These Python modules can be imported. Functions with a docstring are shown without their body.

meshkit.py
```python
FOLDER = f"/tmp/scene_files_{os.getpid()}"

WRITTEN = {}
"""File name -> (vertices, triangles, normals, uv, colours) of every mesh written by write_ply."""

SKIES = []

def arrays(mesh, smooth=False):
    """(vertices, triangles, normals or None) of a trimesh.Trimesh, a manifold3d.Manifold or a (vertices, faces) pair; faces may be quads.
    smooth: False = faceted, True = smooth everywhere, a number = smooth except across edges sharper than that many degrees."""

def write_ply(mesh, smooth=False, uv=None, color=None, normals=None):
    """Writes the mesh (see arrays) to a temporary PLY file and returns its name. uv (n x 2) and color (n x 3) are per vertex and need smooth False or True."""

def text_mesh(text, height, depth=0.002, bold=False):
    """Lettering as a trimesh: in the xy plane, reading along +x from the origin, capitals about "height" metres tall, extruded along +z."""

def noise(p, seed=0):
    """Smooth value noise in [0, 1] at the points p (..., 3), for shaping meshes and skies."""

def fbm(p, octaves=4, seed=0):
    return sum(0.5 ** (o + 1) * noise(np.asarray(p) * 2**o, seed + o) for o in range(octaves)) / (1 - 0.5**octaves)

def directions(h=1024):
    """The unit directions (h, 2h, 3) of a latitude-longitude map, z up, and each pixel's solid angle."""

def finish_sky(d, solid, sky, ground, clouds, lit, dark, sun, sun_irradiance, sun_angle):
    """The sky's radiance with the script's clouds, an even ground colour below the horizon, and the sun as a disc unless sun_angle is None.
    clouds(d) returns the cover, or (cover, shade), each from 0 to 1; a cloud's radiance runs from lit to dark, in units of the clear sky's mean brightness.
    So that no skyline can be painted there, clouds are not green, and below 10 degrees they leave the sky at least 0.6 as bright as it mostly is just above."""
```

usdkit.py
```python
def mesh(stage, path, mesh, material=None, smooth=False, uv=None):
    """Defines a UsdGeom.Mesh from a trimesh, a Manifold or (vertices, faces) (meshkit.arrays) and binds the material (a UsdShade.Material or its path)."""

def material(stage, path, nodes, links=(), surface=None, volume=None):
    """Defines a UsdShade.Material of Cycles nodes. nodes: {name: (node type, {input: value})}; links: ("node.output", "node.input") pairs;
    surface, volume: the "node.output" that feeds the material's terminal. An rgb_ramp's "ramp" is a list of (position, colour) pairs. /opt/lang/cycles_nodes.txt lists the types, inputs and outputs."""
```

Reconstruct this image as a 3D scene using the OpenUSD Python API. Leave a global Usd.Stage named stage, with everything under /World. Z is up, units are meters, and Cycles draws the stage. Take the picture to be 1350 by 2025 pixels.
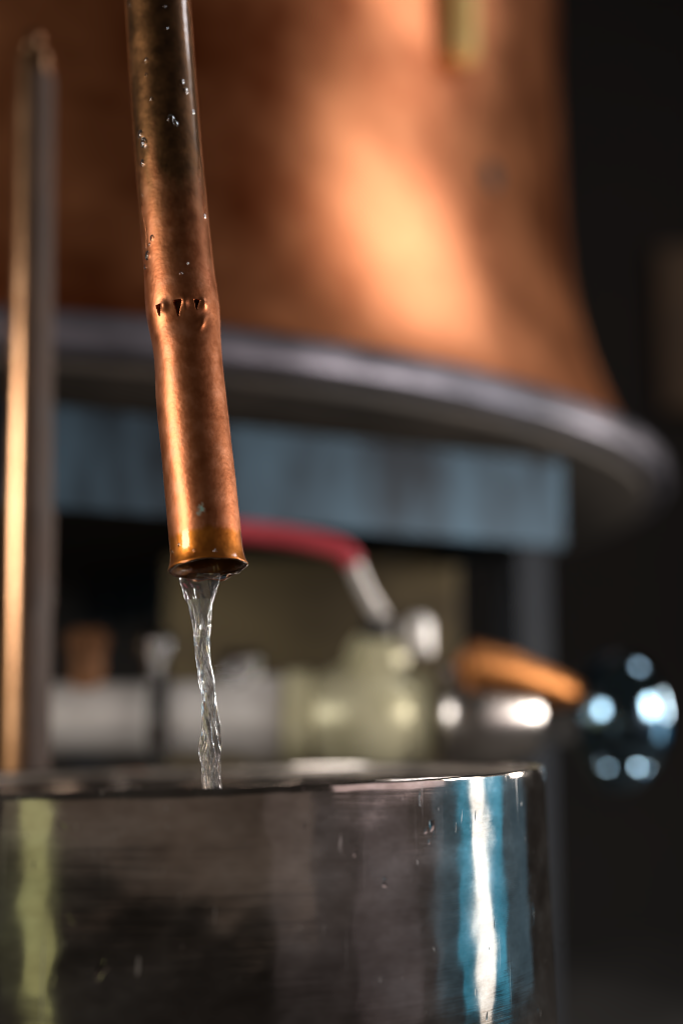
import math, random
import numpy as np, trimesh, usdkit, meshkit
from pxr import Usd, UsdGeom, UsdLux, UsdShade, Gf, Sdf, Vt

stage = Usd.Stage.CreateInMemory()
UsdGeom.SetStageUpAxis(stage, 'Z'); UsdGeom.SetStageMetersPerUnit(stage, 1.0)
UsdGeom.Xform.Define(stage, '/World'); UsdGeom.Scope.Define(stage, '/World/Looks')
rng = np.random.default_rng(7); random.seed(7)
PI = math.pi

# ------------------------------------------------------------------ camera
EYE = 0.316                       # height of the lens above the floor
PITCH = math.radians(8.8)
FPX = 2812.0                      # focal length in pixels of the 1350 px wide photograph
cam = UsdGeom.Camera.Define(stage, '/World/camera')
cam.AddTranslateOp().Set(Gf.Vec3d(0, 0, EYE)); cam.AddRotateXOp().Set(90 + math.degrees(PITCH))
cam.CreateFocalLengthAttr(50.0); cam.CreateHorizontalApertureAttr(50.0 * 1350 / FPX)
cam.CreateFStopAttr(3.1); cam.CreateFocusDistanceAttr(0.440)
cam.CreateClippingRangeAttr(Gf.Vec2f(0.02, 50)); cam.CreateExposureAttr(0.0)

def at(px, py, depth):
    """A point of the photograph (1350 x 2025) at a distance along the view axis, in world metres."""
    u, v = (px - 675) / FPX * depth, (1012.5 - py) / FPX * depth
    c, s = math.cos(PITCH), math.sin(PITCH)
    return np.array([u, depth * c - v * s, EYE + depth * s + v * c])

# ------------------------------------------------------------------ lamps
def rect_lamp(name, pos, target, width, height, color, radiance, up=(0, 0, 1)):
    l = UsdLux.RectLight.Define(stage, '/World/' + name)
    p, t = Gf.Vec3d(*map(float, pos)), Gf.Vec3d(*map(float, target))
    m = Gf.Matrix4d().SetLookAt(p, t, Gf.Vec3d(*map(float, up))).GetInverse()
    l.AddTransformOp().Set(m)
    l.CreateWidthAttr(width); l.CreateHeightAttr(height)
    l.CreateColorAttr(Gf.Vec3f(*color)); l.CreateIntensityAttr(radiance)
    return l

def lamp_to(name, azim_from, azim, dist, z0, z1, width, color, radiance):
    """An upright window-like lamp seen from a point under a bearing (degrees right of the view axis)."""
    a = math.radians(azim)
    x, y = azim_from[0] + dist * math.sin(a), azim_from[1] + dist * math.cos(a)
    zc = (z0 + z1) / 2
    rect_lamp(name, (x, y, zc), (azim_from[0], azim_from[1], zc), width, z1 - z0, color, radiance)

BKT = (0.045, 0.447)                  # where the bucket's wall catches the doorway
MID = (0.03, 0.44)
lamp_to('window_lamp', BKT, 71.7, 1.35, EYE - 0.335, EYE + 0.20, 0.18, (1.0, 0.92, 0.82), 4.4)            # bright gap in the doorway, right
rect_lamp('added_still_lamp', (1.20, 1.10, EYE + 1.42), (0.06, 0.90, EYE + 0.36), 0.36, 0.62, (1.0, 0.93, 0.88), 3.4, up=(0.0, -0.85, 0.5))  # added high up to brighten the copper, out of the bucket's reflection
rect_lamp('added_core_lamp', (1.18, 1.10, EYE + 1.36), (0.06, 0.90, EYE + 0.36), 0.16, 0.40, (0.92, 0.95, 1.05), 10.0, up=(0.0, -0.92, 0.4))   # added small lamp for the hot core of the still's glow
lamp_to('blue_sky_lamp', BKT, 71, 1.45, EYE - 0.335, EYE + 0.25, 0.56, (0.02, 0.36, 0.60), 1.7)        # blue sky round it
lamp_to('wide_sky_lamp', BKT, 68, 1.55, EYE - 0.335, EYE + 0.25, 1.35, (0.11, 0.24, 0.34), 0.70)
lamp_to('pale_sky_lamp', MID, 106, 1.40, EYE - 0.01, EYE + 0.50, 0.95, (0.95, 0.76, 0.78), 1.3)          # pale sky, right of the lens
lamp_to('low_sky_lamp', MID, 108, 1.40, EYE - 0.33, EYE + 0.0, 0.50, (0.80, 0.70, 0.80), 0.09)
lamp_to('lower_sky_lamp', MID, 116, 1.45, EYE - 0.33, EYE + 0.0, 1.50, (0.80, 0.70, 0.74), 0.10)
lamp_to('added_bucket_lamp', (-0.08, 0.39), 168, 1.50, EYE - 0.20, EYE + 0.0, 2.60, (0.62, 0.47, 0.38), 0.24)  # added dim brown panel behind the lens for the bucket to reflect
lamp_to('left_window_lamp', (-0.155, 0.70), -128, 1.25, EYE + 0.15, EYE + 0.48, 0.55, (1.0, 0.96, 0.93), 22.0)
lamp_to('added_stream_lamp', BKT, 48, 1.30, EYE + 0.03, EYE + 0.26, 0.14, (1.0, 0.92, 0.84), 50.0)  # added to put bright glints into the stream
lamp_to('left_garden_lamp', (-0.12, 0.55), -105, 1.20, EYE - 0.12, EYE + 0.14, 0.46, (1.0, 0.80, 0.40), 1.8)
lamp_to('garden_lamp', (-0.083, 0.39), 199.0, 1.20, EYE - 0.335, EYE + 0.02, 0.14, (0.72, 0.76, 0.32), 0.85)
lamp_to('wide_garden_lamp', (-0.083, 0.39), 201.0, 1.25, EYE - 0.335, EYE + 0.02, 0.34, (0.50, 0.55, 0.30), 0.14)
rect_lamp('added_pipe_lamp', (0.64, 0.60, EYE + 0.13), (0.02, 0.85, EYE), 0.22, 0.16, (1.0, 0.94, 0.88), 34.0)  # added to brighten the drain pipe and valve

dome = UsdLux.DomeLight.Define(stage, '/World/sky')
dome_mat = usdkit.material(stage, '/World/Looks/room_air', {'b': ('background_shader', {'color': (1.0, 0.90, 0.78), 'strength': 0.030})}, surface='b.background')
UsdShade.MaterialBindingAPI.Apply(dome.GetPrim()).Bind(dome_mat)

# ------------------------------------------------------------------ helpers
used = {}
def numbered(parent, name):
    k = used.get((parent, name), 0); used[(parent, name)] = k + 1
    return f'{parent}/{name}' + (f'_{k:03d}' if k else '')

def tag(prim, label=None, cat=None, group=None, kind=None):
    for k, v in (('label', label), ('category', cat), ('group', group), ('kind', kind)):
        if v: prim.SetCustomDataByKey(k, v)
    return prim

def thing(name, label, cat, loc, group=None):
    x = UsdGeom.Xform.Define(stage, numbered('/World', name))
    x.AddTranslateOp().Set(Gf.Vec3d(*map(float, loc)))
    p = tag(x.GetPrim(), label, cat, group)
    p_loc[str(p.GetPath())] = np.array(loc, float)
    return p
p_loc = {}

def part(name, mesh, mat, parent, smooth=40, label=None, attrs=None):
    """mesh is in world coordinates; it is stored relative to its thing's base."""
    path = str(parent.GetPath())
    root = '/'.join(path.split('/')[:3])
    v, f, n = meshkit.arrays(mesh, smooth if attrs is None else True)
    v = v - p_loc[root]
    m = UsdGeom.Mesh.Define(stage, numbered(path, name))
    m.CreatePointsAttr(Vt.Vec3fArray.FromNumpy(v.astype(np.float32)))
    m.CreateFaceVertexCountsAttr(Vt.IntArray.FromNumpy(np.full(len(f), 3, np.int32)))
    m.CreateFaceVertexIndicesAttr(Vt.IntArray.FromNumpy(f.astype(np.int32).ravel()))
    m.CreateSubdivisionSchemeAttr('none')
    if n is not None:
        m.CreateNormalsAttr(Vt.Vec3fArray.FromNumpy(n.astype(np.float32))); m.SetNormalsInterpolation('vertex')
    for k, a in (attrs or {}).items():
        UsdGeom.PrimvarsAPI(m).CreatePrimvar(k, Sdf.ValueTypeNames.FloatArray, 'vertex').Set(Vt.FloatArray.FromNumpy(np.asarray(a, np.float32)))
    UsdShade.MaterialBindingAPI.Apply(m.GetPrim()).Bind(mat)
    if label: m.GetPrim().SetCustomDataByKey('label', label)
    return m.GetPrim()

def grid_faces(nu, nv, wrap=True):
    """nu rings of nv points."""
    i, j = np.meshgrid(np.arange(nu - 1), np.arange(nv if wrap else nv - 1), indexing='ij')
    a = i * nv + j; b = i * nv + (j + 1) % nv
    return np.stack([a, b, b + nv, a + nv], -1).reshape(-1, 4)

def tri(v, q):
    return trimesh.Trimesh(v, np.vstack([q[:, [0, 1, 2]], q[:, [0, 2, 3]]]), process=False)

def lathe(profile, n=96, center=(0, 0, 0)):
    """closed or open (r, z) profile turned round a vertical axis."""
    p = np.array(profile, float); t = np.linspace(0, 2 * PI, n, endpoint=False)
    v = np.stack([p[:, None, 0] * np.cos(t), p[:, None, 0] * np.sin(t), np.repeat(p[:, 1:2], n, 1)], -1)
    m = tri(v.reshape(-1, 3) + center, grid_faces(len(p), n))
    m.fix_normals() if m.is_watertight else None
    return m

def frames(path):
    path = np.array(path, float); t = np.gradient(path, axis=0); t /= np.linalg.norm(t, axis=1)[:, None]
    u = np.cross(t, [0, 1, 0.01]); u /= np.linalg.norm(u, axis=1)[:, None]
    return path, t, u, np.cross(t, u)

def smooth_path(pts, n):
    from scipy.interpolate import CubicSpline
    pts = np.array(pts, float); d = np.r_[0, np.cumsum(np.linalg.norm(np.diff(pts, axis=0), axis=1))]
    return CubicSpline(d, pts)(np.linspace(0, d[-1], n))

def tube(path, radius, n=32, caps=True):
    """a solid round bar along a path; radius is a number or one per point."""
    p, t, u, w = frames(path); r = np.broadcast_to(radius, (len(p),))
    a = np.linspace(0, 2 * PI, n, endpoint=False)
    v = p[:, None] + r[:, None, None] * (np.cos(a)[None, :, None] * u[:, None] + np.sin(a)[None, :, None] * w[:, None])
    v = v.reshape(-1, 3); q = grid_faces(len(p), n); m = tri(v, q)
    if caps:
        k = len(v); vv = np.vstack([v, p[0], p[-1]]); e = (len(p) - 1) * n; j = np.arange(n)
        f = np.vstack([m.faces, np.stack([np.full(n, k), (j + 1) % n, j], 1), np.stack([np.full(n, k + 1), e + j, e + (j + 1) % n], 1)])
        m = trimesh.Trimesh(vv, f, process=False)
    m.fix_normals()
    return m

def box(lo, hi, chamfer=0.0):
    lo, hi = np.array(lo, float), np.array(hi, float)
    if not chamfer:
        return trimesh.creation.box(hi - lo, trimesh.transformations.translation_matrix((lo + hi) / 2))
    pts = []
    for k in range(3):
        d = np.full(3, chamfer); d[k] = 0
        for s in np.ndindex(2, 2, 2):
            s = np.array(s); pts.append(np.where(s == 0, lo + d, hi - d))
    return trimesh.convex.convex_hull(np.array(pts))

def turned(axis_pts, radii, n=40):
    """a turned fitting along a straight horizontal line: stations and radii, hard steps kept by repeating stations."""
    a, b = np.array(axis_pts[0]), np.array(axis_pts[1])
    d = (b - a) / np.linalg.norm(b - a); u = np.cross(d, [0, 0, 1.0]); u /= np.linalg.norm(u); w = np.cross(u, d)
    t = np.linspace(0, 2 * PI, n, endpoint=False)
    ring = np.cos(t)[:, None] * u + np.sin(t)[:, None] * w
    rows = [(0, radii[0][0])] if False else []
    v = np.vstack([a + d * s + r * ring for s, r in [(radii[0][0], 1e-5)] + list(radii) + [(radii[-1][0], 1e-5)]])
    m = tri(v, grid_faces(len(radii) + 2, n)); m.fix_normals()
    return m

# ------------------------------------------------------------------ materials
def metal(name, dark, light, rough=(0.2, 0.4), scale=20.0, span=(0.3, 0.7), bump=0.0, bump_scale=200.0, stretch=(1, 1, 1), metallic=1.0, extra=None):
    nodes = {'g': ('texture_coordinate', {}), 'mp': ('mapping', {'scale': tuple(stretch)}),
             'n': ('noise_texture', {'scale': scale, 'detail': 5.0, 'roughness': 0.6}),
             'c': ('rgb_ramp', {'ramp': [(span[0], dark), (span[1], light)]}),
             'r': ('map_range', {'from_min': 0.3, 'from_max': 0.7, 'to_min': rough[0], 'to_max': rough[1], 'clamp': True}),
             'n2': ('noise_texture', {'scale': bump_scale, 'detail': 3.0}),
             'b': ('bump', {'strength': bump, 'distance': 0.002}),
             'p': ('principled_bsdf', {'metallic': metallic})}
    links = [('g.object', 'mp.vector'), ('mp.vector', 'n.vector'), ('mp.vector', 'n2.vector'), ('n.fac', 'c.fac'), ('n.fac', 'r.value'),
             ('c.color', 'p.base_color'), ('r.result', 'p.roughness')]
    if bump: links += [('n2.fac', 'b.height'), ('b.normal', 'p.normal')]
    return usdkit.material(stage, '/World/Looks/' + name, nodes, links, surface='p.BSDF')

M = {}
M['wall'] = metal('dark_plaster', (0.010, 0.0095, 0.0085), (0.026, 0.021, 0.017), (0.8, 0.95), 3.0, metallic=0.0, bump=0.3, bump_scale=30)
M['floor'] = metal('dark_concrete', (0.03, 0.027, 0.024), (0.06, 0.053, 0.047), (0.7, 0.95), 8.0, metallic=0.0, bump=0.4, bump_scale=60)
M['still_copper'] = metal('still_copper', (0.36, 0.085, 0.024), (0.92, 0.36, 0.155), (0.31, 0.43), 6.0, span=(0.34, 0.62), bump=0.06, bump_scale=9.0)
M['brass'] = metal('brass', (0.70, 0.40, 0.12), (0.88, 0.62, 0.24), (0.4, 0.55), 30.0)
M['rod'] = metal('yellow_brass', (0.70, 0.44, 0.14), (0.85, 0.60, 0.24), (0.4, 0.5), 30.0, metallic=0.4)
M['valve_brass'] = metal('dull_nickel_brass', (0.52, 0.48, 0.28), (0.74, 0.69, 0.47), (0.33, 0.42), 40.0, metallic=0.3)
M['flange'] = metal('galvanised_flange', (0.09, 0.085, 0.10), (0.27, 0.25, 0.29), (0.34, 0.44), 18.0, metallic=0.8)
M['stand'] = metal('blue_grey_steel', (0.003, 0.006, 0.010), (0.046, 0.080, 0.110), (0.40, 0.6), 16.0, span=(0.40, 0.62), metallic=0.7, stretch=(1, 1, 0.3))
M['leg'] = metal('dark_painted_steel', (0.007, 0.009, 0.013), (0.016, 0.019, 0.026), (0.8, 0.95), 14.0, metallic=0.0)
M['underside'] = metal('dark_plate', (0.03, 0.025, 0.02), (0.08, 0.06, 0.045), (0.6, 0.8), 12.0, metallic=0.3)  # dark brown, shared by plate, rivet and neck
M['pipe_steel'] = metal('pipe_steel', (0.62, 0.57, 0.53), (0.86, 0.82, 0.78), (0.30, 0.38), 25.0, metallic=0.45)
M['knob'] = metal('dark_chrome', (0.13, 0.22, 0.29), (0.18, 0.28, 0.36), (0.05, 0.09), 40.0)
M['fitting'] = metal('polished_fitting', (0.50, 0.46, 0.42), (0.66, 0.61, 0.57), (0.20, 0.28), 25.0)
M['chrome'] = metal('chrome', (0.62, 0.64, 0.66), (0.72, 0.73, 0.74), (0.06, 0.10), 40.0)
M['copper_reflection_tint'] = metal('copper_reflection_tint', (0.34, 0.13, 0.04), (0.48, 0.20, 0.07), (0.42, 0.52), 30.0)  # colour of the copper reflection shaped on the reducer
M['aged_copper'] = metal('aged_copper', (0.12, 0.055, 0.025), (0.22, 0.10, 0.045), (0.5, 0.6), 30.0, metallic=0.7)
M['shade_and_sleeve'] = metal('dull_brown', (0.045, 0.024, 0.015), (0.085, 0.048, 0.032), (0.6, 0.8), 30.0, metallic=0.0)  # darkens the upright's right side like shade; also its sleeve
M['red'] = metal('red_lever_coating', (0.42, 0.04, 0.055), (0.54, 0.07, 0.09), (0.35, 0.5), 40.0, metallic=0.0)
M['hem'] = metal('dull_hem', (0.15, 0.13, 0.11), (0.50, 0.43, 0.37), (0.35, 0.5), 60.0, metallic=0.6)
M['board'] = metal('olive_board', (0.05, 0.032, 0.015), (0.165, 0.125, 0.058), (0.7, 0.9), 6.0, metallic=0.0, stretch=(1, 1, 3))
M['tan_wood'] = metal('tan_wood', (0.10, 0.065, 0.04), (0.18, 0.12, 0.07), (0.7, 0.9), 10.0, metallic=0.0)
M['post_brass'] = metal('post_copper_brass', (0.34, 0.17, 0.08), (0.50, 0.28, 0.15), (0.22, 0.28), 25.0)
M['water'] = usdkit.material(stage, '/World/Looks/water', {'g': ('glass_bsdf', {'color': (1, 1, 1), 'roughness': 0.0, 'IOR': 1.333})}, surface='g.BSDF')
M['stream'] = usdkit.material(stage, '/World/Looks/brightened_water', {'g': ('glass_bsdf', {'color': (1, 1, 1), 'roughness': 0.0, 'IOR': 1.333}), 't': ('translucent_bsdf', {'color': (0.95, 0.95, 0.95)}), 'gl': ('glossy_bsdf', {'color': (1, 1, 1), 'roughness': 0.12}), 'm0': ('mix_closure', {'fac': 0.19}), 'm': ('mix_closure', {'fac': 0.04})},
    [('g.BSDF', 'm0.closure1'), ('gl.BSDF', 'm0.closure2'), ('m0.closure', 'm.closure1'), ('t.BSDF', 'm.closure2')], surface='m.closure')  # gloss and white translucence mixed in to brighten the stream's glints

# bucket: worn brushed steel, brush lines run round it
M['bucket'] = usdkit.material(stage, '/World/Looks/brushed_steel', {
    'g': ('texture_coordinate', {}),
    'm1': ('mapping', {'scale': (14, 14, 420)}), 'brush': ('noise_texture', {'scale': 1.0, 'detail': 4.0, 'roughness': 0.65}),
    'm2': ('mapping', {'scale': (28, 28, 60)}), 'blot': ('noise_texture', {'scale': 1.0, 'detail': 8.0, 'roughness': 0.68}),
    'm3': ('mapping', {'scale': (150, 150, 60), 'rotation': (0.3, 0.2, 0.0)}), 'spot': ('noise_texture', {'scale': 1.0, 'detail': 2.0, 'roughness': 0.5, 'distortion': 1.2}),
    'sr': ('map_range', {'from_min': 0.70, 'from_max': 0.78, 'to_min': 0.0, 'to_max': 1.0, 'clamp': True}),
    'm4': ('mapping', {'scale': (420, 420, 130), 'rotation': (0.1, 0.25, 0.0)}), 'scr': ('noise_texture', {'scale': 1.0, 'detail': 1.0, 'roughness': 0.5, 'distortion': 0.4}), 'fr': ('map_range', {'from_min': 0.74, 'from_max': 0.80, 'to_min': 0.0, 'to_max': 0.45, 'clamp': True}), 'm5': ('mapping', {'scale': (700, 700, 14), 'rotation': (0.06, 0.16, 0.0)}), 'sc2': ('noise_texture', {'scale': 1.0, 'detail': 1.0}), 'f5': ('map_range', {'from_min': 0.72, 'from_max': 0.80, 'to_min': 0.0, 'to_max': 0.45, 'clamp': True}), 'fx': ('math', {'math_type': 'maximum'}), 'fm': ('mix', {'color2': (0.62, 0.60, 0.57)}), 'ra': ('math', {'math_type': 'multiply_add', 'value2': 0.35}), 'big': ('noise_texture', {'scale': 22.0, 'detail': 4.0, 'roughness': 0.6}), 'bm': ('map_range', {'from_min': 0.35, 'from_max': 0.65, 'to_min': 0.55, 'to_max': 1.0, 'clamp': True}), 'bx': ('mix', {'mix_type': 'multiply', 'fac': 1.0}), 'met': ('math', {'math_type': 'multiply_add', 'value2': -0.5, 'value3': 0.93}),
    'c': ('rgb_ramp', {'ramp': [(0.28, (0.24, 0.195, 0.165)), (0.5, (0.42, 0.37, 0.33)), (0.70, (0.60, 0.56, 0.52))]}),
    'cm': ('mix', {'mix_type': 'mix', 'color2': (0.16, 0.14, 0.13)}),
    'r': ('map_range', {'from_min': 0.3, 'from_max': 0.7, 'to_min': 0.06, 'to_max': 0.14, 'clamp': True}),
    'h': ('math', {'math_type': 'multiply_add', 'value2': 0.10}), 'hb': ('math', {'math_type': 'multiply', 'value2': 0.05}), 'hs': ('math', {'math_type': 'multiply_add', 'value2': -0.35}),
    'b': ('bump', {'strength': 0.5, 'distance': 0.0006}),
    'p': ('principled_bsdf', {'metallic': 1.0})},
    [('g.object', 'm1.vector'), ('g.object', 'm2.vector'), ('g.object', 'm3.vector'), ('m1.vector', 'brush.vector'), ('m2.vector', 'blot.vector'), ('m3.vector', 'spot.vector'),
     ('blot.fac', 'c.fac'), ('spot.fac', 'sr.value'), ('c.color', 'cm.color1'), ('sr.result', 'cm.fac'), ('cm.color', 'bx.color1'), ('g.object', 'big.vector'), ('big.fac', 'bm.value'), ('bm.result', 'bx.color2'), ('bx.color', 'fm.color1'), ('g.object', 'm4.vector'), ('m4.vector', 'scr.vector'), ('scr.fac', 'fr.value'), ('g.object', 'm5.vector'), ('m5.vector', 'sc2.vector'), ('sc2.fac', 'f5.value'), ('fr.result', 'fx.value1'), ('f5.result', 'fx.value2'), ('fx.value', 'fm.fac'), ('fm.color', 'p.base_color'), ('blot.fac', 'r.value'), ('fx.value', 'ra.value1'), ('r.result', 'ra.value3'), ('ra.value', 'p.roughness'), ('fx.value', 'met.value1'), ('met.value', 'p.metallic'),
     ('brush.fac', 'h.value1'), ('blot.fac', 'hb.value1'), ('hb.value', 'h.value3'), ('sr.result', 'hs.value1'), ('h.value', 'hs.value3'), ('hs.value', 'b.height'), ('b.normal', 'p.normal')], surface='p.BSDF')

# spout: oxidised copper; 'wet' = the amber wet end, 'film' = water running over the upper part, 'green' = verdigris; shade inside the nicks and mouth is painted dark
M['spout'] = usdkit.material(stage, '/World/Looks/spout_copper', {
    'g': ('texture_coordinate', {}), 'wet': ('attribute', {'attribute': 'wet'}), 'film': ('attribute', {'attribute': 'film'}), 'green': ('attribute', {'attribute': 'green'}),
    'n': ('noise_texture', {'scale': 160.0, 'detail': 6.0, 'roughness': 0.65}), 'n2': ('noise_texture', {'scale': 900.0, 'detail': 3.0}),
    'c': ('rgb_ramp', {'ramp': [(0.2, (0.36, 0.095, 0.030)), (0.5, (0.48, 0.165, 0.068)), (0.8, (0.58, 0.25, 0.135))]}),
    'c2': ('rgb_ramp', {'ramp': [(0.3, (0.30, 0.08, 0.010)), (0.7, (0.56, 0.19, 0.025))]}),
    'c3': ('rgb_ramp', {'ramp': [(0.3, (0.07, 0.032, 0.011)), (0.7, (0.19, 0.085, 0.030))]}),
    'ma': ('mix', {}), 'mb': ('mix', {}), 'mc': ('mix', {'color2': (0.22, 0.42, 0.36)}), 'recess_shade': ('attribute', {'attribute': 'recess_shade'}), 'md': ('mix', {'color2': (0.03, 0.018, 0.01)}),
    'r': ('map_range', {'from_min': 0.3, 'from_max': 0.7, 'to_min': 0.36, 'to_max': 0.48, 'clamp': True}),
    'inv': ('math', {'math_type': 'subtract', 'value1': 1.0}), 'met': ('math', {'math_type': 'multiply', 'value2': 0.96}),
    'mx': ('math', {'math_type': 'maximum'}),
    'b': ('bump', {'strength': 0.10, 'distance': 0.0006}),
    'p': ('principled_bsdf', {'metallic': 1.0, 'coat_roughness': 0.03, 'coat_ior': 1.36})},
    [('g.object', 'n.vector'), ('g.object', 'n2.vector'), ('n.fac', 'c.fac'), ('n.fac', 'c2.fac'), ('n.fac', 'c3.fac'), ('n.fac', 'r.value'), ('r.result', 'p.roughness'),
     ('c.color', 'ma.color1'), ('c3.color', 'ma.color2'), ('film.fac', 'ma.fac'), ('ma.color', 'mb.color1'), ('c2.color', 'mb.color2'), ('wet.fac', 'mb.fac'), ('mb.color', 'mc.color1'), ('green.fac', 'mc.fac'),
     ('mc.color', 'md.color1'), ('recess_shade.fac', 'md.fac'), ('md.color', 'p.base_color'), ('green.fac', 'inv.value2'), ('inv.value', 'met.value1'), ('met.value', 'p.metallic'),
     ('wet.fac', 'mx.value1'), ('film.fac', 'mx.value2'), ('mx.value', 'p.coat_weight'), ('n2.fac', 'b.height'), ('b.normal', 'p.normal')], surface='p.BSDF')

# ------------------------------------------------------------------ setting
def setting(name, mesh, mat):
    p = numbered('/World', name); v, f, n = meshkit.arrays(mesh, False)
    m = usdkit.mesh(stage, p, mesh, mat); tag(m.GetPrim(), kind='structure'); return m
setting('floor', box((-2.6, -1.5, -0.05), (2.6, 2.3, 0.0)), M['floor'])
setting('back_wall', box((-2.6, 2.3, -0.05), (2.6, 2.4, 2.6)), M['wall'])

# ------------------------------------------------------------------ copper still on its stand
SC = np.array([-0.321, 1.36, 0.0])             # axis of the still
ZF = EYE + 0.209                                  # underside of the flange
still = thing('copper_still', 'large round copper still with broad shining belly above the steel stand', 'still', (SC[0], SC[1], ZF))
prof = [(0.604, ZF + 0.024), (0.593, ZF + 0.04), (0.571, ZF + 0.085), (0.555, ZF + 0.13), (0.544, ZF + 0.175), (0.537, ZF + 0.23), (0.534, ZF + 0.32),
        (0.532, ZF + 0.50), (0.525, ZF + 0.62), (0.49, ZF + 0.72), (0.40, ZF + 0.80), (0.22, ZF + 0.85), (0.001, ZF + 0.86)]
pp = smooth_path([(r, z, 0) for r, z in prof], 90)[:, :2]; pp[:, 0] = np.maximum(pp[:, 0], 0.0005)
body = lathe(pp, 256, (SC[0], SC[1], 0))
vv = body.vertices.copy(); rel = vv - [SC[0], SC[1], 0]
ang = np.arctan2(rel[:, 1], rel[:, 0]); nn = np.stack([np.cos(ang), np.sin(ang), 0 * ang], 1)
dent = meshkit.fbm(np.c_[np.cos(ang) * 3, np.sin(ang) * 3, rel[:, 2] * 7], 3, 5) - 0.5
vv += nn * (dent * 0.005)[:, None]
body.vertices = vv
part('body', body, M['still_copper'], still, smooth=True)
band = [(0.55, ZF), (0.612, ZF), (0.619, ZF + 0.002), (0.621, ZF + 0.005), (0.621, ZF + 0.019), (0.619, ZF + 0.023), (0.612, ZF + 0.025), (0.55, ZF + 0.025), (0.55, ZF)]
part('flange', lathe(band, 256, (SC[0], SC[1], 0)), M['flange'], still, smooth=50, label='grey galvanised flange round the foot of the still')
def on_still(px, py, r):
    o = np.array([0, 0, EYE]); d = at(px, py, 1.0) - o
    a = d[0]**2 + d[1]**2; b = 2 * (d[0] * (o[0] - SC[0]) + d[1] * (o[1] - SC[1])); c = (o[0] - SC[0])**2 + (o[1] - SC[1])**2 - r * r
    t = (-b - math.sqrt(b * b - 4 * a * c)) / (2 * a); return o + t * d
rp = on_still(965, 350, 0.536); rn = rp - SC; rn[2] = 0; rn /= np.linalg.norm(rn)
part('rivet', tube([rp - rn * 0.008, rp + rn * 0.004, rp + rn * 0.0055], [0.010, 0.010, 0.006], 24), M['underside'], still, label='dark rivet head on the copper belly')
q1 = on_still(905, 130, 0.536); qn = q1 - SC; qn[2] = 0; qn /= np.linalg.norm(qn)
top = np.array([q1[0], q1[1], q1[2] + 0.22]) + qn * 0.004
part('brass_rod', tube(smooth_path([q1 + qn * 0.004, (q1 + qn * 0.004 + top) / 2, top], 40), np.r_[0.004, np.full(39, 0.0125)], 24), M['rod'], still, label='yellow brass rod hanging before the copper belly')

stand = thing('steel_stand', 'blue-grey steel stand with apron and leg under the copper still', 'stand', (SC[0], SC[1], 0))
A, B = np.array([-0.1516, 0.810]), np.array([0.1548, 0.9805])
dr = (B - A) / np.linalg.norm(B - A); dn = np.array([-dr[1], dr[0]]); S = 0.95
def beam(p0, p1, z0, z1, th, inward):
    p0, p1 = np.array(p0), np.array(p1); q0, q1 = p0 + inward * th, p1 + inward * th
    pts = [(*p, z) for p in (p0, p1, q0, q1) for z in (z0, z1)]
    return trimesh.convex.convex_hull(np.array(pts))
ZA0, ZA1 = EYE + 0.1272, EYE + 0.1866
C0, C1, C2, C3 = B, B - dr * S, B - dr * S + dn * S, B + dn * S
LG = 0.028
part('apron', beam(C0, C1, ZA0, ZA1, 0.005, dn), M['stand'], stand, smooth=False)
part('apron', beam(C0 + dn * 0.0055, C3, ZA0, ZA1, 0.005, -dr), M['stand'], stand, smooth=False)
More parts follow.
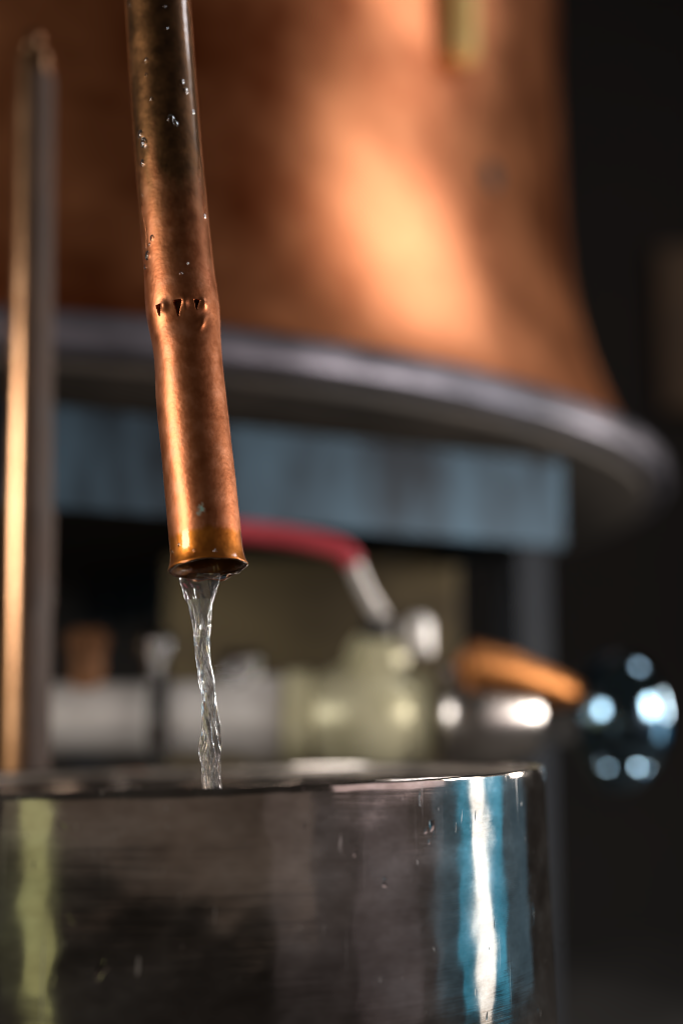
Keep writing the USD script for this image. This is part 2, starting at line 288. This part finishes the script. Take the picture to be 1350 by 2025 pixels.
for c, sx, sy in ((C0, -1, 1), (C1, 1, 1), (C2, 1, -1), (C3, -1, -1)):
    o = c + dn * 0.007 * sy + dr * 0.007 * sx
    part('leg', beam(o, o + dr * LG * sx, 0.0, ZA1 - 0.002, LG, dn * sy), M['leg'], stand, smooth=False)
part('top_plate', lathe([(0.0005, ZA1 + 0.001), (0.54, ZA1 + 0.001), (0.603, ZA1 + 0.016), (0.603, ZF - 0.001), (0.0005, ZF - 0.001)], 128, (SC[0], SC[1], 0)), M['underside'], stand, smooth=30, label='dark round plate carrying the still')

# ------------------------------------------------------------------ board, plank on the wall, upright pipe
b0, b1 = at(330, 1100, 1.12), at(905, 1100, 1.12)
board = thing('olive_board', 'worn olive brown board standing under the stand behind the valve', 'board', (0.5 * (b0[0] + b1[0]), b0[1], 0))
part('panel', box((b0[0], b0[1], 0.0), (b1[0], b0[1] + 0.02, b0[2]), 0.002), M['board'], board, smooth=False)
w0, w1 = at(1312, 470, 2.33), at(1440, 810, 2.33)
wp = thing('tan_plank', 'short tan wooden plank fixed to the dark wall at right', 'plank', ((w0[0] + w1[0]) / 2, 2.3, w1[2]))
part('panel', box((w0[0], 2.272, w1[2]), (w1[0], 2.299, w0[2]), 0.003), M['tan_wood'], wp, smooth=False)

PD = 0.69
pt, pb = at(62, 112, PD), at(30, 1535, PD)
def at_y(px, py, y):
    d = at(px, py, 1.0) - [0, 0, EYE]; return np.array([0, 0, EYE]) + d * y / d[1]
PY = 0.70
t0, t1 = at_y(66, 108, PY), at_y(48, 1500, PY)
t1 = t1 + (t1 - t0) * (t1[2] / (t0[2] - t1[2])); t1[2] = 0.0
px_, py_ = t1[0], PY
LEAN = trimesh.transformations.rotation_matrix(math.atan2(t0[0] - t1[0], t0[2]), [0, 1, 0], t1)
def upright(prof, n): m = lathe(prof, n, (px_, py_, 0)); m.apply_transform(LEAN); return m
post = thing('upright_pipe', 'slim upright copper pipe with small cap behind the bucket', 'pipe', (px_, py_, 0))
u0z = t0[2]
part('pipe', upright([(0.0005, 0.0), (0.0118, 0.0), (0.0117, EYE - 0.05), (0.0114, EYE + 0.1), (0.0098, u0z - 0.10), (0.0096, u0z - 0.085), (0.0093, u0z - 0.002), (0.0078, u0z), (0.0005, u0z)], 64), M['post_brass'], post, smooth=50)
part('cap', upright([(0.0005, u0z + 0.0005), (0.0055, u0z + 0.0005), (0.0058, u0z + 0.003), (0.0048, u0z + 0.005), (0.0048, u0z + 0.0095), (0.0034, u0z + 0.012), (0.0005, u0z + 0.0125)], 48), M['post_brass'], post, smooth=30)
def arc_shell(r0, r1, z0, z1, a0, a1, n=40):
    t = np.radians(np.linspace(a0, a1, n)); zs = np.linspace(z0, z1, 24); rows = [(r1(z), z) for z in zs] + [(r0(z), z) for z in zs[::-1]] + [(r1(z0), z0)]
    v = np.stack([np.stack([px_ + r * np.cos(t), py_ + r * np.sin(t), 0 * t + z], -1) for r, z in rows]).reshape(-1, 3)
    m = tri(v, grid_faces(len(rows), n, wrap=False)); m.apply_transform(LEAN); return m
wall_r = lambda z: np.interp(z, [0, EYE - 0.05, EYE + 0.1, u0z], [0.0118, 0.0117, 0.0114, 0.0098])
part('side_shade', arc_shell(lambda z: wall_r(z) + 0.0001, lambda z: wall_r(z) + 0.0009, 0.002, u0z - 0.012, -77, 75), M['shade_and_sleeve'], post, smooth=40, label='dull brown strip added to darken the right side of the upright')  # strip added over the copper, standing in for its shaded side
z0_, z1_ = at_y(100, 1205, PY)[2], at_y(100, 1010, PY)[2]
part('sleeve', arc_shell(lambda z: 0.0120, lambda z: 0.0132, z0_, z1_, -60, 75), M['shade_and_sleeve'], post, smooth=30)

# ------------------------------------------------------------------ drain pipe with ball valve
DD = 0.85
def ax(px, py=1422): return at(px, py, DD)
k = DD / FPX                                             # metres per photograph pixel there
drain = thing('drain_pipe', 'horizontal steel drain pipe with red lever valve and round chrome end behind the bucket', 'pipe', ax(700, 1422) * [1, 1, 0] + [0, 0, ax(700)[2] - 0.03])
L0, L1 = ax(20), ax(1330)
def run(stations, y=1422): return turned((at(0, y, DD), at(1350, y, DD)), [((px) * k, r * k * 1.14) for px, r in stations], 48)
part('pipe_section', run([(30, 62), (300, 62)]), M['pipe_steel'], drain)
part('collar', run([(300.5, 70), (304, 80), (338, 80), (342, 70)]), M['chrome'], drain)
part('pipe_section', run([(342.5, 64), (470, 66), (500, 74), (556, 76), (562, 70)]), M['pipe_steel'], drain)
part('valve_body', run([(562.5, 66), (566, 82), (610, 84), (618, 74), (640, 80), (680, 98), (725, 104), (770, 98), (806, 80), (812, 82), (842, 82), (848, 70)]), M['valve_brass'], drain, label='olive nickel-brass body of the ball valve')
part('reducer', run([(858, 60), (862, 84), (878, 100), (915, 108), (960, 100), (1030, 76), (1060, 62), (1064, 58)]), M['fitting'], drain)
part('neck', run([(848.5, 52), (857.5, 52)]), M['underside'], drain)
part('coupling', run([(1064.5, 36), (1068, 44), (1136, 44), (1142, 36)]), M['chrome'], drain)
ec = ax(1226, 1422)
ball = trimesh.creation.icosphere(5, 1.0); ball.apply_scale([98 * k, 98 * k, 134 * k]); ball.apply_translation(ec)
part('end_knob', ball, M['knob'], drain, smooth=True, label='round mirror-bright end knob of the pipe')
nb = trimesh.creation.icosphere(4, 1.0); nb.apply_scale([60 * k, 60 * k, 44 * k]); nb.apply_translation(at(1224, 1522, DD - 0.012))
part('drain_plug', nb, M['knob'], drain, smooth=True)
# bonnet, stem, lever
part('bonnet', tube([at(745, 1345, DD), at(745, 1285, DD), at(748, 1262, DD)], [66 * k, 60 * k, 44 * k], 6), M['valve_brass'], drain, smooth=20)
part('gland_nut', tube([at(750, 1262, DD - 0.004), at(752, 1222, DD - 0.004)], [36 * k, 34 * k], 6), M['chrome'], drain, smooth=20)
part('stop_pin', tube([at(826, 1292, DD), at(826, 1230, DD), at(826, 1216, DD)], [30 * k, 28 * k, 14 * k], 24), M['pipe_steel'], drain)
lev = smooth_path([at(752, 1218, DD - .006), at(728, 1180, DD - .008), at(706, 1135, DD - .010), at(688, 1098, DD - .011), at(640, 1076, DD - .012), at(560, 1060, DD - .012), at(470, 1050, DD - .012), at(395, 1046, DD - .012)], 60)
def strap(path, wid, th):
    p, t, u, w = frames(path); a = np.linspace(0, 2 * PI, 24, endpoint=False)
    cx, cy = np.sign(np.cos(a)) * np.abs(np.cos(a))**0.5, np.sign(np.sin(a)) * np.abs(np.sin(a))**0.5
    v = p[:, None] + (cx * th)[None, :, None] * u[:, None] + (cy * wid)[None, :, None] * w[:, None]
    v = v.reshape(-1, 3); n = 24; m = tri(v, grid_faces(len(p), n)); kk = len(v); e = (len(p) - 1) * n; j = np.arange(n)
    m = trimesh.Trimesh(np.vstack([v, p[0], p[-1]]), np.vstack([m.faces, np.stack([np.full(n, kk), (j + 1) % n, j], 1), np.stack([np.full(n, kk + 1), e + j, e + (j + 1) % n], 1)]), process=False)
    m.fix_normals(); return m
arm = part('lever', strap(lev, 0.006, 15 * k), M['pipe_steel'], drain, label='bare steel root of the valve lever')
part('lever_grip', strap(lev[16:], 0.0080, 20 * k), M['red'], arm, label='red coated grip of the valve lever')
# smaller cocks on the pipe
part('vent_cock', tube([at(306, 1345, DD), at(306, 1300, DD), at(306, 1296, DD), at(306, 1262, DD), at(306, 1246, DD)], [18 * k, 18 * k, 34 * k, 34 * k, 14 * k], 24), M['chrome'], drain, smooth=30)
part('vent_cock', tube([at(478, 1362, DD), at(478, 1336, DD), at(478, 1332, DD), at(478, 1300, DD), at(478, 1288, DD)], [24 * k, 24 * k, 42 * k, 42 * k, 26 * k], 24), M['chrome'], drain, smooth=30)
part('copper_reflection', tube([at(916, 1328, DD - .018), at(930, 1322, DD - .020), at(1000, 1334, DD - .016), at(1085, 1360, DD - .008), at(1150, 1386, DD)], [30 * k, 54 * k, 50 * k, 38 * k, 30 * k], 32), M['copper_reflection_tint'], drain, label='orange shape standing in for copper reflected on top of the reducer')  # solid shape in place of the still's copper reflected on the reducer
part('copper_cap', tube([at(172, 1372, DD), at(172, 1300, DD), at(172, 1262, DD), at(172, 1245, DD)], [34 * k, 34 * k, 46 * k, 30 * k], 24), M['aged_copper'], drain, smooth=30)

# ------------------------------------------------------------------ bucket
BC = np.array([-0.0735, 0.53 * math.cos(PITCH) + 0.018, 0.0]); RB, HB, TH = 0.1478, 0.296, 0.0011
bucket = thing('steel_bucket', 'worn brushed steel bucket catching the stream below the copper spout', 'bucket', (BC[0], BC[1], 0.0))
def bucket_shell(tilt=math.radians(1.5), n=512):
    zz = np.r_[0.0, np.linspace(0.004, HB - 0.003, 90), HB - 0.0012, HB - 0.0004, HB, HB - 0.0004, HB - 0.0015, np.linspace(HB - 0.004, 0.002, 40)]
    out = np.r_[0, np.full(90, 1.0), 1, 1, 0, -1, -1, np.full(40, -1.0)]
    off = np.where(out > 0, TH / 2, np.where(out < 0, -TH / 2, 0.0)); off[93] = 0
    off[91] = TH * 0.5; off[92] = TH * .35; off[94] = -TH * .35
    t = np.linspace(0, 2 * PI, n, endpoint=False)
    Z = np.repeat(zz[:, None], n, 1); T = np.repeat(t[None], len(zz), 0)
    wob = 0.0010 * (meshkit.fbm(np.stack([np.cos(T) * 2.2, np.sin(T) * 2.2, Z * 9], -1), 3, 3) - 0.5) \
        + 0.0005 * (meshkit.fbm(np.stack([np.cos(T) * 9, np.sin(T) * 9, Z * 45], -1), 3, 9) - 0.5)
    R = RB + off[:, None] + wob
    rimw = np.clip((Z - HB + 0.02) / 0.02, 0, 1) * 0.0007 * (meshkit.fbm(np.stack([np.cos(T) * 6, np.sin(T) * 6, 0 * T], -1), 3, 21) - 0.5)
    X, Y, Z = R * np.cos(T), R * np.sin(T), Z + rimw
    v = np.stack([X, Y, Z], -1).reshape(-1, 3)
    m = tri(v, grid_faces(len(zz), n))
    # bottom
    k0 = len(v); j = np.arange(n)
    vb = np.vstack([v, [0, 0, 0], [0, 0, 0.002]]); e = (len(zz) - 1) * n
    f = np.vstack([m.faces, np.stack([np.full(n, k0), (j + 1) % n, j], 1), np.stack([np.full(n, k0 + 1), e + j, e + (j + 1) % n], 1)])
    m = trimesh.Trimesh(vb, f, process=False); m.fix_normals()
    m.apply_transform(trimesh.transformations.rotation_matrix(-tilt, [0, 1, 0], [0, 0, HB]))
    global SHIFT
    SHIFT = -m.vertices[:, 2].min()
    m.apply_translation([BC[0], BC[1], SHIFT])
    dz = EYE - 0.0165 - (HB)                             # rim height at the centre as in the photograph
    m.apply_translation([0, 0, 0])
    return m
bm = bucket_shell()
part('shell', bm, M['bucket'], bucket, smooth=50)
hem = lathe([(RB - TH / 2 - 0.0004, HB - 0.0012), (RB - TH / 2 - 0.0012, HB - 0.0014), (RB - TH / 2 - 0.0016, HB - 0.0022), (RB - TH / 2 - 0.0017, HB - 0.0036), (RB - TH / 2 - 0.0010, HB - 0.0044), (RB - TH / 2 - 0.0004, HB - 0.0042)], 256)
hem.apply_transform(trimesh.transformations.rotation_matrix(-math.radians(1.5), [0, 1, 0], [0, 0, HB])); hem.apply_translation([BC[0], BC[1], bm.bounds[0][2] + SHIFT])
part('folded_hem', hem, M['hem'], bucket, smooth=60, label='dull folded hem inside the bucket rim')

# ------------------------------------------------------------------ copper spout
PR = 0.0110
Z_TIP = 0.432
ctr = [(283, -420, .5015), (297, -200, .491), (311, 0, .4815), (332, 300, .4673), (360, 600, .4540), (369.5, 700, .4497), (384.5, 850, .4432), (400, 1000, .4367), (411, 1122, .4315)]
base_path = smooth_path([at(*c) for c in ctr], 900)
dist = np.r_[0, np.cumsum(np.linalg.norm(np.diff(base_path, axis=0), axis=1))]; LEN = dist[-1]
def s_of_y(y):                                              # length along the spout at a height of the photograph
    ys = [c[1] for c in ctr]; pts = np.array([at(*c) for c in ctr]); ss = [dist[np.argmin(np.linalg.norm(base_path - p, axis=1))] for p in pts]
    return np.interp(y, ys, ss)
S_DENT, S_WET = s_of_y(622), s_of_y(1058)
ss = np.unique(np.r_[np.linspace(0, s_of_y(0) , 60), np.arange(s_of_y(0), LEN, 0.0006), np.arange(S_DENT - 0.012, S_DENT + 0.02, 0.0002), LEN])
path = np.stack([np.interp(ss, dist, base_path[:, i]) for i in range(3)], 1)
tang = np.gradient(path, ss, axis=0); tang /= np.linalg.norm(tang, axis=1)[:, None]
side = np.cross(tang, [0, 1.0, 0]); side /= np.linalg.norm(side, axis=1)[:, None]         # to the picture's left/right
if side[:, 0].mean() < 0: side = -side
front = np.cross(side, tang); front *= np.sign(-(front[:, 1].mean()))                       # towards the lens
NA = 288
ph = np.linspace(-PI, PI, NA, endpoint=False)                 # 0 = towards the lens, + = right
Sg, Pg = np.meshgrid(ss, ph, indexing='ij')
cosP, sinP = np.cos(Pg), np.sin(Pg)
recess_shade = np.zeros_like(Sg)
lum = meshkit.fbm(np.stack([cosP * 3, sinP * 3, Sg * 160], -1), 4, 11) - 0.5
R = PR * (1 + 0.030 * (meshkit.fbm(np.stack([cosP * 1.2, sinP * 1.2, Sg * 45], -1), 2, 4) - 0.5)) + 0.00010 * lum
ds = Sg - S_DENT
# crimp: pipe swells just above the three nicks and is pressed flat just below them
R += 0.0007 * np.exp(-((ds + 0.002) / 0.010)**2)
R -= 0.0013 * np.exp(-((ds - 0.0050) / 0.0055)**2) * np.exp(-((Pg - 0.05) / 0.75)**2)
R -= 0.0008 * np.exp(-((ds - 0.014) / 0.010)**2) * np.exp(-((Pg + 1.35) / 0.6)**2)
for p0, w, hgt in ((-0.63, 0.085, 0.0034), (-0.04, 0.11, 0.0048), (0.52, 0.075, 0.0031)):
    t = ds / hgt                                             # 0 at the flat top edge, 1 at the point below
    half = w * np.clip(1 - t, 0, 1)
    skew = p0 - 0.03 * t
    inside = np.clip((half - np.abs(Pg - skew)) / 0.034, 0, 1) * np.clip((t + 0.10) / 0.10, 0, 1)
    R -= 0.0034 * np.clip(inside * 1.3, 0, 1); recess_shade = np.maximum(recess_shade, np.clip(inside * 1.5 - 0.25, 0, 1))
    R += 0.00075 * np.exp(-((Pg - p0 - 0.19) / 0.10)**2) * np.exp(-((ds - 0.0008) / 0.0016)**2)   # curled lip beside each nick
R += 0.0006 * np.exp(-((ds - 0.0075) / 0.0022)**2) * np.exp(-((Pg - 0.62 + (ds - 0.0075) * 40) / 0.10)**2)
# flared lip
dl = LEN - Sg
R += 0.0012 * np.exp(-(dl / 0.0022)**1.2) + 0.00025 * (meshkit.fbm(np.stack([cosP * 4, sinP * 4, Sg * 0 + 3], -1), 3, 8) - 0.5) * np.exp(-dl / 0.002)
def ringpts(R): return path[:, None] + R[..., None] * (sinP[..., None] * side[:, None] + cosP[..., None] * front[:, None])
outer = ringpts(R)
nick = 0.0012 * (meshkit.fbm(np.stack([np.cos(ph) * 2.5, np.sin(ph) * 2.5, ph * 0], -1), 3, 17) - 0.5)   # the end is not cut quite true
outer += (np.exp(-dl / 0.004) * nick[None])[..., None] * tang[:, None]
rows = [outer.reshape(-1, 3)]
end = outer[-1]; cen = path[-1]
for rr, back in ((0.985, -0.0003), (0.93, -0.0003), (0.90, 0.0004), (0.86, 0.002), (0.80, 0.006), (0.78, 0.015), (0.78, 0.045), (0.78, 0.10)):
    ib = np.argmin(np.abs(ss - (LEN - max(back, 0)))); cb = path[ib] + tang[-1] * max(-back, 0)
    rows.append(cb + (end - cen) * rr)
allv = np.vstack(rows); nrow = len(ss) + 8
spm = tri(allv, grid_faces(nrow, NA)); 
if (np.cross(spm.vertices[spm.faces[0, 1]] - spm.vertices[spm.faces[0, 0]], spm.vertices[spm.faces[0, 2]] - spm.vertices[spm.faces[0, 0]]) @ (spm.vertices[spm.faces[0, 0]] - path[0])) < 0:
    spm = trimesh.Trimesh(spm.vertices, spm.faces[:, ::-1], process=False)
edge = 0.0032 * (meshkit.fbm(np.stack([np.cos(Pg) * 5, np.sin(Pg) * 5, Sg * 150], -1), 4, 31) - 0.5) - 0.002 * np.clip(sinP - 0.5, 0, 1) * 0
wet = np.clip((Sg - S_WET - edge) / 0.0013, 0, 1)
run_l = np.clip(1 - np.abs(meshkit.fbm(np.stack([cosP * 2.2, sinP * 2.2, Sg * 14], -1), 4, 41) - 0.45) * 3, 0, 1)
film = np.clip((s_of_y(560) - Sg) / (s_of_y(560) - s_of_y(330)) + (meshkit.fbm(np.stack([cosP * 3, sinP * 3, Sg * 60], -1), 4, 44) - 0.5) * 1.1, 0, 1)
gx = (Pg - 0.03) / 0.10; gy = (Sg - s_of_y(1027)) / 0.0016
green = np.clip(1.25 - np.sqrt(gx**2 + gy**2 + 0.8 * gx * gy) + 1.8 * (meshkit.fbm(np.stack([Pg * 14, Sg * 900, 0 * Pg], -1), 3, 51) - 0.5), 0, 1) * (np.sqrt(gx**2 + gy**2) < 1.9)
pad = lambda a, v: np.r_[a.ravel(), np.full(8 * NA, v)]
spout = thing('copper_spout', 'wet oxidised copper pipe with three crimp nicks pouring into the bucket', 'spout', path[-1])
part('pipe', spm, M['spout'], spout, attrs={'wet': pad(wet, 0.9), 'film': pad(film, 0.3), 'green': pad(green * 0.85, 0), 'recess_shade': pad(recess_shade, 0.6)})

def on_spout(px, py):
    """the pipe's surface point under a pixel of the photograph: position, outward direction, down direction"""
    s = s_of_y(py); c = np.array([np.interp(s, dist, base_path[:, i]) for i in range(3)]); i = np.argmin(np.abs(ss - s))
    sc = FPX / ((c - [0, 0, EYE]) @ [0, math.cos(PITCH), math.sin(PITCH)])
    cx = np.interp(py, [q[1] for q in ctr], [q[0] for q in ctr])
    f = np.clip((px - cx) / (PR * sc), -0.97, 0.97); p = math.asin(f); j = np.argmin(np.abs(ph - p))
    n = math.sin(p) * side[i] + math.cos(p) * front[i]
    return path[i] + n * R[i, j], n, tang[i]
drops = [(262, 30, 2.2), (334, 50, 1.6), (299, 152, 2.6), (299, 180, 1.8), (367, 192, 2.6), (373, 208, 3.6), (309, 228, 2.0), (386, 245, 2.4), (346, 268, 4.4), (355, 277, 3.2),
         (285, 286, 4.6), (292, 304, 5.6), (289, 342, 4.0), (309, 490, 3.4), (304, 502, 2.2), (299, 519, 5.0), (293, 534, 2.6), (408, 448, 2.6), (366, 571, 2.0), (338, 96, 1.6), (378, 552, 1.6),
         (346, 1092, 1.8), (392, 1104, 1.5), (361, 1086, 2.0), (430, 1108, 1.4)]
for px, py, rad in drops:
    p, n, d = on_spout(px, py); r = rad * 0.445 / FPX * 1.55
    m = trimesh.creation.icosphere(3, 1.0); e = np.cross(n, d); e /= np.linalg.norm(e)
    v = m.vertices; w = 1 + 0.18 * v[:, 1]
    v = p + r * ((v[:, :1] * w[:, None]) * e + v[:, 1:2] * 1.35 * d + v[:, 2:3] * 0.62 * n)
    part('water_drop', trimesh.Trimesh(v, m.faces, process=False), M['water'], spout, smooth=True)
for pts, rr in (([(288, 396), (288, 425), (292, 445), (296, 465), (298, 485), (298, 505)], [0.8, 1.3, 1.6, 1.9, 2.1, 2.6]),
                ([(390, 278), (393, 305), (396, 335), (398, 360), (399, 378), (403, 400), (406, 418), (409, 440)], [0.8, 1.5, 2.0, 2.4, 3.2, 1.6, 1.4, 2.4])):
    P = np.array([on_spout(a, b)[0] for a, b in pts]); p = smooth_path(P, 60)
    rad = np.interp(np.linspace(0, 1, 60), np.linspace(0, 1, len(rr)), rr) * 0.448 / FPX
    part('water_trickle', tube(p, rad, 16), M['water'], spout, smooth=True)

aa = np.linspace(PI - 0.95, PI + 0.85, 80); rr_ = np.interp(aa, ph + (ph < 0) * 2 * PI if False else np.sort(np.where(ph < 0, ph + 2 * PI, ph)), R[-1][np.argsort(np.where(ph < 0, ph + 2 * PI, ph))])
lipp = cen + (rr_ * 0.93)[:, None] * (np.sin(aa)[:, None] * side[-1] + np.cos(aa)[:, None] * front[-1]) + tang[-1] * 0.0004
env = np.sin(np.linspace(0.05, PI - 0.05, 80))**0.6
part('water_bead', tube(lipp, 0.0013 * env * (1 + 0.35 * np.sin(aa * 9 + 1)) + 0.0001, 20), M['water'], spout, smooth=True)
# ------------------------------------------------------------------ stream of spirit
lv = [(1132, 396, 40), (1140, 396, 44), (1150, 395.5, 42), (1165, 397, 35), (1185, 398, 29), (1210, 399, 23), (1240, 400, 18.5), (1270, 401.5, 16.5), (1300, 403, 15.5), (1330, 407, 16.5), (1365, 411, 16),
      (1400, 414, 16.5), (1450, 417, 17.5), (1500, 418, 19), (1560, 420, 19.5), (1640, 424, 20), (1800, 432, 21)]
ys, xs, hs = (np.array(c, float) for c in zip(*lv))
from scipy.interpolate import PchipInterpolator
NS, NT = 900, 192
yy = np.linspace(1133, 1800, NS); xc, hw = PchipInterpolator(ys, xs)(yy), PchipInterpolator(ys, hs)(yy)
dep = np.interp(yy, [1133, 1146, 1185, 1260, 1800], [.4405, .4400, .4375, .4365, .4410])
th = np.linspace(0, 2 * PI, NT, endpoint=False)
T, Yg = np.meshgrid(th, yy); u = (Yg - 1128) / 100.0
tw = 0.9 * u + 0.5 * np.sin(u * 2.1)
grow = np.clip((Yg - 1140) / 90, 0.15, 1)
lob = 0.15 * np.cos(2 * (T - tw * 0.9)) * grow + 0.10 * np.cos(3 * T + 2.0 * tw + 1) + 0.05 * np.cos(5 * T - 2.6 * tw)
def rid(a, b, c, seed):                                      # long smooth strands that run and cross down the stream
    return meshkit.noise(np.stack([np.cos(T + c * u) * a + 7, np.sin(T + c * u) * a + 7, u * b], -1), seed) - 0.5
rough = 0.32 * rid(2.0, 1.2, 0.9, 3) + 0.26 * rid(3.6, 2.0, -1.2, 6) + 0.16 * rid(6.0, 3.6, 0.8, 9)
fade = np.clip((Yg - 1140) / 25, 0.1, 1)
rad = 0.92 + lob * fade * 0.8 + rough * fade
flat = np.interp(Yg, [1128, 1150, 1200, 1260, 1350, 1800], [0.16, 0.18, 0.34, 0.55, 0.8, 0.9])
groove = 1 - 0.45 * np.exp(-(np.cos(T) / 0.5)**2) * np.clip(1 - np.abs(Yg - 1185) / 60, 0, 1)       # two ropes with a thin sheet between
X = xc[:, None] + hw[:, None] * rad * np.cos(T); dd = dep[:, None] - hw[:, None] * rad * np.sin(T) * flat * groove * (0.436 / FPX)
uu, vv2 = (X - 675) / FPX * dd, (1012.5 - Yg) / FPX * dd
c_, s_ = math.cos(PITCH), math.sin(PITCH)
V = np.stack([uu, dd * c_ - vv2 * s_, EYE + dd * s_ + vv2 * c_], -1).reshape(-1, 3)
m = tri(V, grid_faces(NS, NT)); kk = len(V); j = np.arange(NT); e = (NS - 1) * NT
V2 = np.vstack([V, V[:NT].mean(0), V[e:].mean(0)])
stm = trimesh.Trimesh(V2, np.vstack([m.faces, np.stack([np.full(NT, kk), (j + 1) % NT, j], 1), np.stack([np.full(NT, kk + 1), e + j, e + (j + 1) % NT], 1)]), process=False)
stm.fix_normals()
stream = thing('liquid_stream', 'clear twisting stream of spirit falling from the spout into the bucket', 'liquid', V2[-1])
part('stream', stm, M['stream'], stream, smooth=True)
ZL = V2[-1][2] + 0.002
part('pool', lathe([(0.0005, ZL), (RB - 0.006, ZL), (RB - 0.006, ZL - 0.0100), (0.0005, ZL - 0.0100)], 96, (BC[0], BC[1], 0)), M['water'], stream, smooth=30)
